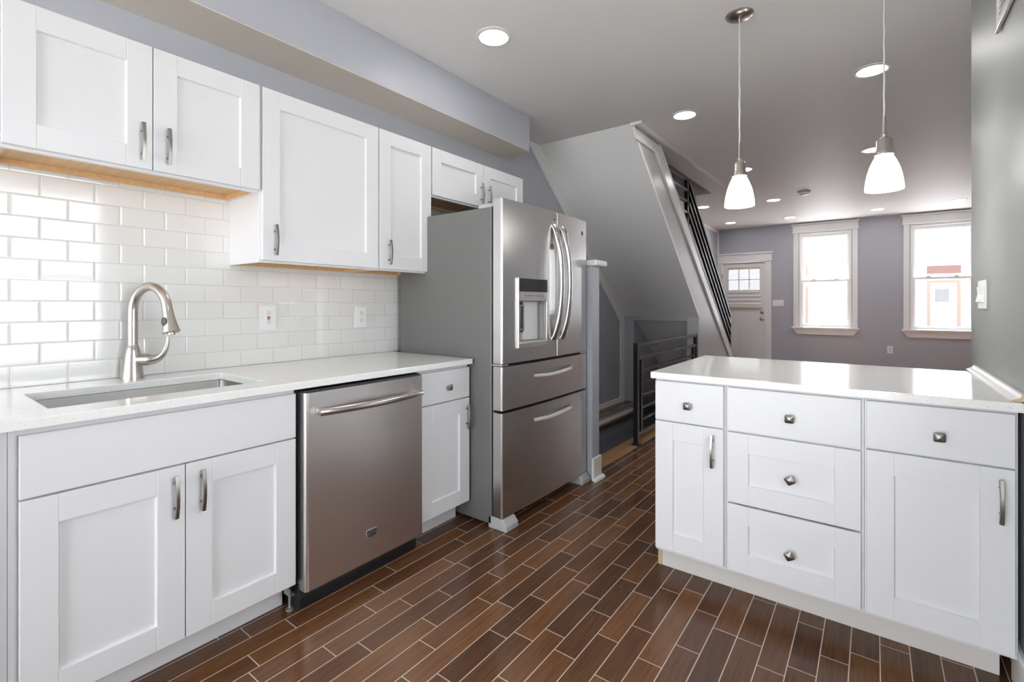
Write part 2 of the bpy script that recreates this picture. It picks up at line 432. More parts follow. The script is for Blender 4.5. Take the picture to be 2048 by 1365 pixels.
# header face under the slope, with the niche behind it
hd = MB().slab((-2.32, XS-0.12), (-1.6, 1.0352), [(-2.318, -1.69, -1.5, 0.985)], YE, YE+0.05, 'y')
struct('wall_stair_header', hd, 'wall')
struct('ceiling_stair_niche', MB().prism([(YE+0.05, 0.99), (6.33, 0.42), (6.33, 0.5), (YE+0.05, 1.07)], -2.32, XS-0.12, 'x'), 'stair_paint')
struct('wall_stair_niche', MB().box(-2.32, XS-0.12, 6.33, 6.4, -1.6, 0.46), 'wall')
struct('wall_stair_foundation', MB().box(XL, -2.32, YK, 6.4, -2.0, -0.135), 'wall')
struct('wall_stair_pier', MB().box(XL, -2.32, YE, 6.4, -0.135, 1.10), 'wall')
struct('floor_basement', MB().box(-2.46, -1.5, 3.0, 6.4, -2.0, -1.95), 'floor')
struct('wall_stairwell_right', MB().box(-1.68, -1.56, 3.02, 6.5, -2.0, -0.021), 'wall')
struct('wall_stairwell_near', MB().box(-2.46, -1.56, 2.92, 3.02, -2.0, -0.021), 'wall')
struct('wall_stairwell_far', MB().box(-2.46, -1.681, 6.4, 6.5, -2.0, 0.40), 'wall')
struct('trim_1', MB().box(-2.46, -2.285, YK+0.02, YE-0.03, -0.14, -0.11), 'tread', bevel=0.004)
struct('trim_2', MB().box(-1.70, -1.56, 3.03, YE, -0.02, 0.004), 'oak_edge', bevel=0.003)
# white trim on the hall wall: along the slope, upright at the corner, base above the ledge
q = MB().prism([(3.465, CEIL), (3.665, CEIL), (YE, 1.035), (YE, -0.02), (5.44, -0.02), (5.44, zs(5.44)-0.17)], XL, XL+0.022, 'x')
struct('trim_3', q, 'trim', bevel=0.004)
struct('trim_4', MB().prism([(XL, -0.11), (-2.31, -0.11), (-2.31, -0.09), (-2.345, -0.075), (-2.36, -0.03), (-2.435, 0.0), (-2.44, 0.05), (XL, 0.05)], 3.3, YE, 'y'), 'trim', bevel=0.003)
# knee wall beside the fridge with cap and base
struct('wall_knee', MB().box(WX+0.001, -1.50, 2.887, 2.985, 0, 1.43), 'wall')
struct('trim_5', MB().box(WX+0.001, -1.465, 2.875, 3.045, 1.432, 1.474), 'trim', bevel=0.012)
bb = MB().box(-1.50, -1.484, 2.875, 2.995, 0.0, 0.15)
struct('baseboard_knee', bb, 'trim', bevel=0.004)
struct('trim_6', MB().prism([(-1.484, 0.0), (-1.462, 0.0), (-1.466, 0.012), (-1.474, 0.018), (-1.484, 0.019)], 2.87, 3.005, 'y'), 'trim')
# stair skirt boards on the side wall
sk = MB().prism([(4.268, 2.603), (7.45, zt(7.45)), (7.45, zt(7.45)-0.135), (4.175, 2.522), (3.735, 2.522), (3.68, 2.615), (3.70, 2.605)], XS, XS+0.02, 'x')
struct('trim_7', sk, 'trim', bevel=0.004)
struct('trim_8', MB().prism([(4.268, 2.605), (7.46, zt(7.46)+0.002), (7.46, zt(7.46)+0.014), (4.268, 2.617)], XS-0.12, XS+0.026, 'x'), 'trim', bevel=0.003)
# bead on the ceiling around the stair
bd = MB().box(-1.502, -1.468, 3.655, 6.9, CEIL-0.02, CEIL).box(XS, -1.498, 3.655, 3.685, CEIL-0.02, CEIL)
struct('trim_9', bd, 'trim')
# bead along left wall / far corner
struct('trim_10', MB().box(XL, XL+0.03, 7.6, FARY, CEIL-0.06, CEIL), 'trim')
struct('trim_11', MB().box(XL, XL+0.03, FARY-0.03, FARY, 2.16, CEIL-0.06), 'trim')
# stair treads under the railing (seen from the side)
stp = MB()
prof = [(7.45, 0.0)]
nst = 13
for k in range(nst):
    y0 = 7.42-k*0.2385
    prof += [(y0, 0.19*k+0.001), (y0, 0.19*(k+1))]
prof += [(7.42-nst*0.2385, 0.19*nst), (7.42-nst*0.2385, 0.19*nst-0.18), (7.15, 0.0)]
struct('floor_stair_steps', MB().prism(prof, XL+0.001, XS-0.121, 'x'), 'tread')
bs = [(3.05, -0.02-0.03)]
prof = [(3.05, -0.6)]
prof = [(3.03, -0.05), (3.55, -0.05)]
for k in range(7): prof += [(3.55+0.26*k, -0.05-0.2*(k+1)), (3.55+0.26*(k+1), -0.05-0.2*(k+1))]
prof += [(3.55+0.26*7, -1.9), (3.03, -1.9)]
struct('floor_basement_steps', MB().prism(prof, -2.319, -1.681, 'x'), 'tread')
# baseboards
struct('baseboard_right', MB().box(RX-0.016, RX, 0.9, IY+0.098, 0, 0.13), 'trim', bevel=0.004)
struct('baseboard_far', MB().box(-1.49, LRX, FARY-0.016, FARY, 0, 0.14), 'trim', bevel=0.004)
struct('baseboard_living', MB().box(LRX-0.016, LRX, 3.06, FARY-0.02, 0, 0.14), 'trim', bevel=0.004)

# ------------------------------------------------------------------ windows and door
def window(n, x0, x1, label):
    """casing outer x0..x1 on the far wall"""
    y = FARY
    fr = MB().box(x0+0.015, x0+0.09, y-0.022, y, 0.775, 2.455).box(x1-0.09, x1-0.015, y-0.022, y, 0.775, 2.455)
    fr.box(x0+0.005, x1-0.005, y-0.026, y, 2.455, 2.585)
    fr.box(x0-0.01, x1+0.01, y-0.04, y, 2.452, 2.468)
    fr.box(x0-0.015, x1+0.015, y-0.05, y, 2.585, 2.61)
    w_ = struct('window_%d' % n, fr, 'trim', bevel=0.003)
    obj('window_stool', MB().box(x0-0.01, x1+0.01, y-0.06, y+0.02, 0.745, 0.775), 'trim', w_, bevel=0.005)
    obj('window_apron', MB().prism([(x0, 0.743), (x1, 0.743), (x1-0.075, 0.645), (x0+0.075, 0.645)], y-0.024, y, 'y'), 'trim', w_, bevel=0.003)
    a, b = x0+0.10, x1-0.10
    obj('window_jamb', MB().slab((a, b), (0.76, 2.445), [(a+0.03, b-0.03, 0.785, 2.42)], y+0.001, y+0.15, 'y'), 'trim', w_)
    a += 0.03; b -= 0.03
    up = obj('upper_sash', MB().slab((a, b), (1.565, 2.42), [(a+0.035, b-0.035, 1.60, 2.37)], y+0.075, y+0.11, 'y'), 'white_plastic', w_, bevel=0.003)
    lo = obj('lower_sash', MB().slab((a, b), (0.785, 1.61), [(a+0.035, b-0.035, 0.83, 1.575)], y+0.035, y+0.07, 'y'), 'white_plastic', w_, bevel=0.003)
    obj('pane', MB().box(a+0.03, b-0.03, y+0.09, y+0.094, 1.595, 2.375), 'glass', up)
    obj('pane', MB().box(a+0.03, b-0.03, y+0.05, y+0.054, 0.825, 1.58), 'glass', lo)
    for fx in (0.27, 0.73):
        xc = a+(b-a)*fx
        obj('sash_lock', MB().prism([(xc-0.035, 1.61), (xc+0.035, 1.61), (xc+0.02, 1.628), (xc-0.005, 1.632), (xc-0.02, 1.625)], y+0.036, y+0.068, 'y'), 'white_plastic', lo)
    return w_
window(1, -1.177, -0.203, '')
window(2, 0.363, 1.337, '')
# kitchen side window, and unseen rear glazing added to stand in for bounced flash
sw = struct('window_3', MB().slab((0.23, 1.27), (0.63, 2.17), [(0.30, 1.20, 0.70, 2.1)], RX-0.02, RX, 'x'), 'trim')
obj('sash', MB().slab((0.30, 1.20), (0.70, 2.1), [(0.34, 1.16, 0.74, 1.37), (0.34, 1.16, 1.42, 2.06)], RX+0.05, RX+0.09, 'x'), 'white_plastic', sw)
rw = struct('window_4', MB().slab((-2.395, 0.355), (0.0, 2.56), [(-2.32, 0.28, 0.03, 2.49)], BACK, BACK+0.02, 'y'), 'trim')
obj('sash', MB().slab((-2.32, 0.28), (0.03, 2.49), [(-2.27, -1.05, 0.08, 2.44), (-0.99, 0.23, 0.08, 2.44)], BACK-0.10, BACK-0.06, 'y'), 'white_plastic', rw)

def front_door():
    y = FARY
    fr = MB().box(-2.455, -2.36, y-0.022, y, 0, 1.985).box(-1.615, -1.515, y-0.022, y, 0, 1.985)
    fr.box(-2.459, -1.505, y-0.026, y, 1.985, 2.125).box(-2.459, -1.495, y-0.032, y, 1.98, 1.995).box(-2.459, -1.485, y-0.05, y, 2.125, 2.155)
    d = struct('door_1', fr, 'trim', bevel=0.003)
    a, b = -2.365, -1.613
    gx0, gx1, gz0, gz1 = -2.262, -1.716, 1.45, 1.845
    leaf = obj('door_leaf', MB().slab((a, b), (0.012, 1.98), [(gx0, gx1, gz0, gz1)], y+0.02, y+0.062, 'y'), 'trim', d)
    for (p0, p1) in ((-2.25, -2.075), (-1.94, -1.765)):       # raised lower panels with a sunk border
        cut(leaf, MB().slab((p0, p1), (0.22, 1.08), [(p0+0.022, p1-0.022, 0.242, 1.058)], y+0.01, y+0.03, 'y'), 'trim')
    obj('pane', MB().box(gx0-0.004, gx1+0.004, y+0.04, y+0.046, gz0-0.004, gz1+0.004), 'film', leaf)
    g = MB()
    for k in (1, 2):
        xx = gx0+(gx1-gx0)*k/3; g.box(xx-0.007, xx+0.007, y+0.028, y+0.052, gz0, gz1)
    zz = (gz0+gz1)/2; g.box(gx0, gx1, y+0.028, y+0.052, zz-0.007, zz+0.007)
    obj('muntin', g, 'trim', leaf)
    for k in range(4):
        z = 1.40-0.075*k
        obj('shelf_moulding', MB().prism([(y+0.02, z+0.018), (y+0.004, z+0.012), (y+0.002, z), (y+0.012, z-0.014), (y+0.02, z-0.018)], gx0-0.02, gx1+0.02, 'x'), 'trim', leaf)
    obj('door_shelf', MB().box(gx0-0.05, gx1+0.03, y-0.01, y+0.02, 1.112, 1.135), 'trim', leaf, bevel=0.004)
    tp = obj('masking_tape', MB().box(gx0-0.015, gx1+0.015, y+0.0185, y+0.0198, 1.845, 1.885), 'tape', leaf); tp['label'] = 'tan masking tape strip'
    tp = obj('masking_tape', MB().box(gx0-0.05, gx1+0.03, y-0.0115, y-0.0102, 1.100, 1.132), 'tape', leaf); tp['label'] = 'tan masking tape strip'
    for z, nm in ((0.905, 'door_knob'), (1.03, 'deadbolt')):
        r = 0.032
        pr = [(r, 0.0), (r, -0.012), (0.012, -0.016), (0.012, -0.035), (0.026, -0.045), (0.028, -0.06), (0.018, -0.07), (0.001, -0.071)] if nm == 'door_knob' else [(r, 0.0), (r-0.003, -0.016), (0.02, -0.02), (0.001, -0.021)]
        obj(nm, MB().lathe(pr, (-1.678, y+0.0195, z), 'y', 20), 'brass', leaf, smooth=40)
    for z in (0.35, 1.0, 1.72):
        obj('hinge', MB().box(-2.372, -2.352, y-0.026, y-0.02, z-0.045, z+0.045), 'nickel', d)
front_door()

# ------------------------------------------------------------------ outside, across the street
struct('ground', MB().slab((-40, 40), (-40, 60), [(-2.7, 1.95, -3.4, 10.2)], -0.62, -0.6, 'z'), 'street')
t = thing('row_house', 'pale house front across the street, seen through the front windows', 'building', (0, 20, -0.6))
fac = MB().slab((-9, 9), (-0.6, 6.5), [(1.40, 2.05, -0.5, 1.86), (-3.4, -2.2, 0.5, 2.3), (4.2, 5.4, 0.5, 2.3)], 20, 20.25, 'y')
obj('wall', fac, 'facade', t)
obj('lintel', MB().box(1.33, 2.12, 19.93, 20.0, 2.13, 2.38), 'brick', t)
dr = obj('entry_door', MB().box(1.45, 2.0, 20.08, 20.12, -0.5, 1.81), 'facade', t)
obj('pane', MB().box(1.53, 1.86, 20.06, 20.079, 1.25, 1.66), 'facade_dark', dr)
obj('door_frame', MB().slab((1.33, 2.12), (-0.5, 1.93), [(1.42, 2.03, -0.5, 1.84)], 19.95, 20.06, 'y'), 'facade_wood', t)
for x0 in (-3.4, 4.2):
    wn_ = obj('window', MB().slab((x0, x0+1.2), (0.5, 2.3), [(x0+0.07, x0+1.13, 0.57, 1.36), (x0+0.07, x0+1.13, 1.44, 2.23)], 20.05, 20.12, 'y'), 'white_plastic', t)
    obj('pane', MB().box(x0+0.05, x0+1.15, 20.1, 20.11, 0.55, 2.25), 'facade_dark', wn_)
pp = obj('downspout', MB().tube([(-1.9, 19.9, 2.6), (-1.9, 19.9, 0.3), (-1.8, 19.85, -0.3)], 0.05, 10, up=(0, 1, 0)), 'facade_wood', t)

# ------------------------------------------------------------------ cabinet pieces
def shaker(face, a0, a1, z0, z1, front, depth=0.02, stile=0.075, rail=0.075, flat=False):
    """Door or drawer front as one height-field mesh. face 'x' -> faces +x spanning y; 'y' -> faces -y spanning x."""
    e = 0.0012
    if flat:
        us = [a0, a0+e, a1-e, a1]; vs = [z0, z0+e, z1-e, z1]
        def d(i, j): return 0.0012 if i in (0, 3) or j in (0, 3) else 0.0
    else:
        p = 0.0032
        us = [a0, a0+e, a0+stile-e, a0+stile, a0+stile+p, a1-stile-p, a1-stile, a1-stile+e, a1-e, a1]
        vs = [z0, z0+e, z0+rail, z0+rail+p, z1-rail-p, z1-rail, z1-e, z1]
        def d(i, j):
            if i in (0, 9) or j in (0, 7): return 0.0012
            if 4 <= i <= 5 and 3 <= j <= 4: return 0.0105
            if i in (3, 6): return 0.0012
            return 0.0
    def P(u, v, dd):
        return (front-dd, u, v) if face == 'x' else (u, front+dd, v)
    n, m = len(us), len(vs); V = []; F = []
    for j in range(m):
        for i in range(n): V.append(P(us[i], vs[j], d(i, j)))
    for j in range(m-1):
        for i in range(n-1): F.append((j*n+i, j*n+i+1, (j+1)*n+i+1, (j+1)*n+i))
    ring = [i for i in range(n)] + [j*n+n-1 for j in range(1, m)] + [(m-1)*n+i for i in range(n-2, -1, -1)] + [j*n for j in range(m-2, 0, -1)]
    k0 = len(V)
    for r in ring:
        i, j = r % n, r//n; V.append(P(us[i], vs[j], depth))
    L = len(ring)
    for q in range(L): F.append((ring[q], ring[(q+1) % L], k0+(q+1) % L, k0+q))
    F.append(tuple(range(k0, k0+L)))
    return MB().add(V, F)

def pull(face, a, z0, z1, front, parent):
    """bowed bar pull on two posts; protrudes from the door front"""
    n = 14; L = z1-z0; path = []; sc = []
    for i in range(n+1):
        t = i/n; z = z0+L*t; o = 0.021+0.010*math.sin(PI*t)
        path.append((front+o, a, z) if face == 'x' else (a, front-o, z))
        wd = 1.0-0.12*math.sin(PI*t); sc.append((wd, 1.0))
    if face == 'x':
        sect = [(-0.0062, -0.003), (0.0062, -0.003), (0.0052, 0.003), (-0.0052, 0.003)]; up = (1, 0, 0)
    else:
        sect = [(-0.0062, -0.003), (0.0062, -0.003), (0.0052, 0.003), (-0.0052, 0.003)]; up = (0, -1, 0)
    b = MB().sweep(path, sect, up, sc)
    for t in (0.20, 0.80):
        z = z0+L*t; o = 0.021+0.010*math.sin(PI*t)
        prof = [(0.0042, 0.0), (0.0036, 0.004), (0.0036, o)]
        if face == 'x': b.lathe([(r, h) for r, h in prof], (front, a, z), 'x', 12)
        else: b.lathe([(r, -h) for r, h in prof], (a, front, z), 'y', 12)
    return obj('handle', b, 'pull', parent, bevel=0.0008, smooth=50)
def knob(face, a, z, front, parent, rot=0.0):
    """square mushroom knob with a domed face, on a round stem"""
    b = MB()
    h = 0.0155
    def sq(r, k=3):
        pts = []; rr = r*0.32
        for cx, cy, a0 in ((r-rr, r-rr, 0), (-(r-rr), r-rr, 90), (-(r-rr), -(r-rr), 180), (r-rr, -(r-rr), 270)):
            for i in range(k+1):
                an = math.radians(a0+90*i/k); pts.append((cx+rr*math.cos(an), cy+rr*math.sin(an)))
        return pts
    rings = [(0.0045, 0.0), (0.0045, 0.013), (0.0125, 0.016), (0.0148, 0.019), (0.0148, 0.0205), (0.009, 0.0245), (0.002, 0.0262)]
    V = []; F = []
    for r, t_ in rings:
        for u, v in sq(r):
            c, s_ = math.cos(rot), math.sin(rot); uu, v2 = u*c-v*s_, u*s_+v*c
            V.append((front+t_, a+uu, z+v2) if face == 'x' else (a+uu, front-t_, z+v2))
    k = 16
    for i in range(len(rings)-1):
        for j in range(k): F.append((i*k+j, i*k+(j+1) % k, (i+1)*k+(j+1) % k, (i+1)*k+j))
    F.append(tuple(range(k))); F.append(tuple((len(rings)-1)*k+j for j in range(k)))
    return obj('knob', b.add(V, F), 'pull', parent, smooth=35)

def wall_cabinet(name, label, y0, y1, z0, z1, doors, group):
    """doors: list of (y0,y1,handle_y,hz0,hz1)"""
    t = thing(name, label, 'cabinet', (WX+0.15, (y0+y1)/2, z0), group)
    xb, xf = WX+0.003 if z0 > 1.7 else -2.389, UFX-0.02
    if z0 < 1.67: xb = -2.389
    body = MB().box(xb, xf-0.02, y0, y0+0.012, z0, z1).box(xb, xf-0.02, y1-0.012, y1, z0, z1).box(xb, xf-0.02, y0+0.012, y1-0.012, z1-0.015, z1).box(xb, xb+0.008, y0+0.012, y1-0.012, z0+0.03, z1-0.015)
    st = 0.02
    body.box(xf-0.02, xf, y0, y1, z0, z0+0.028).box(xf-0.02, xf, y0, y1, z1-0.028, z1).box(xf-0.02, xf, y0, y0+st+0.014, z0+0.028, z1-0.028).box(xf-0.02, xf, y1-st-0.014, y1, z0+0.028, z1-0.028)
    if len(doors) > 1: body.box(xf-0.02, xf, doors[0][1]-0.03, doors[0][1]+0.03, z0+0.028, z1-0.028)
    obj('body', body, 'cab', t)
    tray = MB().box(xb+0.008, xf-0.02, y0+0.012, y1-0.012, z0+0.02, z0+0.03).box(xb+0.009, xb+0.022, y0+0.012, y1-0.012, z0+0.001, z0+0.02).box(xb+0.022, xf-0.021, y0+0.0125, y0+0.024, z0+0.001, z0+0.02).box(xb+0.022, xf-0.021, y1-0.024, y1-0.0125, z0+0.001, z0+0.02)
    u = obj('underside', tray, 'maple', t); u['label'] = 'bare maple underside'
    for (a, b, hy, h0, h1) in doors:
        d = obj('door', shaker('x', a, b, z0+0.009, z1-0.002, UFX, 0.019), 'cab', t)
        pull('x', hy, h0, h1, UFX, d)
    return t
G1 = 'white shaker wall cabinets'
wall_cabinet('wall_cabinet', 'white two-door shaker wall cabinet above the sink and faucet', 0.225, 0.998, 1.655, 2.112,
             [(0.235, 0.6125, 0.581, 1.69, 1.823), (0.6155, 0.993, 0.6595, 1.69, 1.823)], G1)
wall_cabinet('wall_cabinet', 'tall white wall cabinet with one wide door, above the red-buttoned outlet', 1.0, 1.612, 1.358, 2.112,
             [(1.0065, 1.6085, 1.057, 1.39, 1.523)], G1)
wall_cabinet('wall_cabinet', 'tall narrow one-door white wall cabinet, directly left of the fridge', 1.6125, 1.990, 1.358, 2.112,
             [(1.6155, 1.987, 1.674, 1.389, 1.522)], G1)
wall_cabinet('wall_cabinet', 'low two-door white wall cabinet over the fridge', 1.9925, 2.918, 1.818, 2.112,
             [(1.998, 2.4655, 2.435, 1.845, 1.979), (2.4685, 2.916, 2.5135, 1.842, 1.977)], G1)

TOEX = -1.853
def base_x(label, y0, y1, doors, fronts, group, toe_end=None):
    """base cabinet on the left wall. doors (y0,y1,z0,z1,handle_y|None), fronts (y0,y1,z0,z1,knob_y|None)"""
    t = thing('base_cabinet', label, 'cabinet', (-2.05, (y0+y1)/2, 0), group)
    xf = FX-0.02; zt_ = HC-CT-0.001
    b = MB().box(-2.389, xf-0.02, y0, y0+0.016, 0.105, zt_).box(-2.389, xf-0.02, y1-0.016, y1, 0.105, zt_).box(-2.389, xf-0.02, y0+0.016, y1-0.016, 0.105, 0.121)
    b.box(xf-0.02, xf, y0, y0+0.03, 0.105, zt_).box(xf-0.02, xf, y1-0.03, y1, 0.105, zt_).box(xf-0.02, xf, y0+0.03, y1-0.03, 0.105, 0.135).box(xf-0.02, xf, y0+0.03, y1-0.03, zt_-0.035, zt_).box(xf-0.02, xf, y0+0.03, y1-0.03, 0.655, 0.69)
    if len(doors) > 1:
        c = (doors[0][1]+doors[1][0])/2; b.box(xf-0.02, xf, c-0.02, c+0.02, 0.135, 0.655)
    obj('body', b, 'cab', t)
    obj('toe_kick', MB().box(TOEX-0.016, TOEX, y0, y1, 0, 0.105).box(-2.38, TOEX-0.016, y0, y0+0.016, 0, 0.105).box(-2.38, TOEX-0.016, y1-0.016, y1, 0, 0.105), 'cab', t)
    for (a, c, z0, z1, hy) in doors:
        d = obj('door', shaker('x', a, c, z0, z1, FX, 0.019), 'cab', t)
        if hy is not None: pull('x', hy, 0.511, 0.644, FX, d)
    for (a, c, z0, z1, ky) in fronts:
        d = obj('drawer' if ky is not None else 'false_front', shaker('x', a, c, z0, z1, FX, 0.019, flat=True), 'cab', t)
        if ky is not None: knob('x', ky, 0.752, FX, d)
    return t
G2 = 'white shaker base cabinets along the left wall'
base_x('white sink base cabinet with two doors under the faucet', 0.2085, 0.9665,
       [(0.227, 0.598, 0.117, 0.668, 0.569), (0.601, 0.964, 0.117, 0.668, 0.644)], [(0.227, 0.964, 0.674, 0.838, None)], G2)
base_x('narrow white base cabinet with one drawer, between the dishwasher and the fridge', 1.588, 1.944,
       [(1.591, 1.941, 0.117, 0.674, 1.915)], [(1.591, 1.941, 0.680, 0.838, 1.777)], G2)
base_x('white base cabinet cut off by the left picture edge, left of the sink doors', -0.55, 0.2075,
       [(-0.54, -0.175, 0.117, 0.838, None), (-0.172, 0.190, 0.117, 0.838, None)], [], G2)

# left countertop with sink cutout
CX = -1.719
ct = obj('countertop', MB().slab((-2.389, CX), (-0.56, 1.937), [(-2.213, -1.845, 0.298, 0.893)], HC-CT, HC, 'z'), 'quartz', bevel=0.003)
tag(ct, 'white speckled quartz countertop along the left wall with a sink cutout', 'countertop')
# undermount sink
t = thing('sink', 'stainless undermount sink set into the left countertop', 'sink', (-2.03, 0.595, HC-CT-0.2))
def basin(x0, x1, y0, y1, zt_, zb, th=0.003):
    b = MB(); r = 0.02
    def ring(i, z, k=4):
        pts = []
        for cx, cy, a0 in ((x1-i-r, y1-i-r, 0), (x0+i+r, y1-i-r, 90), (x0+i+r, y0+i+r, 180), (x1-i-r, y0+i+r, 270)):
            for q in range(k+1):
                an = math.radians(a0+90*q/k); pts.append((cx+r*math.cos(an), cy+r*math.sin(an), z))
        return pts
    rows = [ring(-0.015, zt_), ring(-0.015, zt_-0.003), ring(-0.003, zt_-0.004), ring(-0.003, zb+0.012), ring(0.012, zb-0.003), ring(0.012, zb), ring(0.004, zb+0.014), ring(0.0, zt_)]
    V = [p for r_ in rows for p in r_]; n = len(rows[0]); F = []
    for i in range(len(rows)):
        i2 = (i+1) % len(rows)
        if i == 4: continue
        for j in range(n): F.append((i*n+j, i*n+(j+1) % n, i2*n+(j+1) % n, i2*n+j))
    F.append(tuple(4*n+j for j in range(n))); F.append(tuple(5*n+j for j in range(n)))
    return b.add(V, F)
obj('basin', basin(-2.216, -1.842, 0.295, 0.896, HC-CT-0.0005, HC-CT-0.2), 'steel_sink', t, smooth=40)
obj('drain', MB().lathe([(0.045, 0), (0.045, 0.002), (0.03, 0.003), (0.028, 0.001), (0.001, 0.001)], (-2.05, 0.595, HC-CT-0.2), 'z', 24), 'chrome', t, smooth=40)

# faucet
def faucet():
    bx, by = -2.325, 0.616
    t = thing('faucet', 'brushed nickel pull-down gooseneck faucet behind the sink', 'faucet', (bx, by, HC))
    obj('base', MB().lathe([(0.0375, 0), (0.0375, 0.005), (0.0350, 0.013), (0.0335, 0.03), (0.0300, 0.07), (0.0250, 0.105), (0.0195, 0.128), (0.0180, 0.130), (0.0176, 0.134)], (bx, by, HC), 'z', 36), 'nickel', t, smooth=40)
    a = math.radians(19); dx, dy = math.cos(a), math.sin(a)
    path = []; R = 0.093
    for z in (0.13, 0.17, 0.22, 0.262): path.append((bx, by, HC+z))
    for k in range(1, 17):
        an = PI*k/16*0.93
        path.append((bx+dx*R*(1-math.cos(an)), by+dy*R*(1-math.cos(an)), HC+0.262+R*math.sin(an)*1.06))
    an = PI*0.93; tx, tz = math.sin(an), math.cos(an)
    e = path[-1]; path.append((e[0]+dx*tx*0.012, e[1]+dy*tx*0.012, e[2]+tz*0.012))
    obj('spout', MB().tube(path, 0.0172, 22, up=(-dy, dx, 0.0001)), 'nickel', t, smooth=60)
    e = Vector(path[-1]); d = Vector((dx*tx, dy*tx, tz)).normalized()
    rot = d.to_track_quat('Z', 'Y').to_matrix().to_4x4()
    hd_ = MB().lathe([(0.0180, 0), (0.0182, 0.003), (0.0190, 0.02), (0.0240, 0.058), (0.0295, 0.082), (0.0305, 0.088), (0.0275, 0.091), (0.013, 0.091), (0.013, 0.099), (0.001, 0.099)], (0, 0, 0), 'z', 32).xf(Matrix.Translation(e) @ rot)
    h = obj('spray_head', hd_, 'nickel', t, smooth=35)
    side = Vector((0.45, -0.89, 0.0)); side = (side-d*side.dot(d)).normalized()
    c = e+d*0.047+side*0.0222
    bt = MB().lathe([(0.001, -0.003), (0.009, -0.002), (0.011, 0.002), (0.009, 0.004), (0.001, 0.0045)], (0, 0, 0), 'z', 20)
    bt.xf(Matrix.Translation(c) @ side.to_track_quat('Z', 'Y').to_matrix().to_4x4() @ Matrix.Scale(1.55, 4, (0, 1, 0)))
    obj('button', bt, 'dark', h, smooth=50)
    hd2 = Vector((0.62, 0.785, 0)); hz = HC+0.073
    q = hd2.to_track_quat('Z', 'Y').to_matrix().to_4x4()
    obj('valve_arm', MB().lathe([(0.0225, 0.0), (0.0225, 0.058), (0.0205, 0.060), (0.0205, 0.062)], (0, 0, 0), 'z', 26).xf(Matrix.Translation((bx, by, hz)) @ q), 'nickel', t, smooth=40)
    p = []; sc = []
    base = Vector((bx, by, hz))+hd2*0.062
    for k in range(15):
        u = k/14; r = 0.058*math.sin(u*PI/2)**0.9; zz = 0.088*(1-math.cos(u*PI/2))**1.05
        q_ = base+hd2*r+Vector((0, 0, zz)); p.append(tuple(q_)); sc.append(1.0-0.76*u**0.7 if u > 0.0 else 1.0)
    obj('lever', MB().tube(p, 0.0215, 20, up=(-hd2.y, hd2.x, 0.0001), scales=sc), 'nickel', t, smooth=60)
faucet()

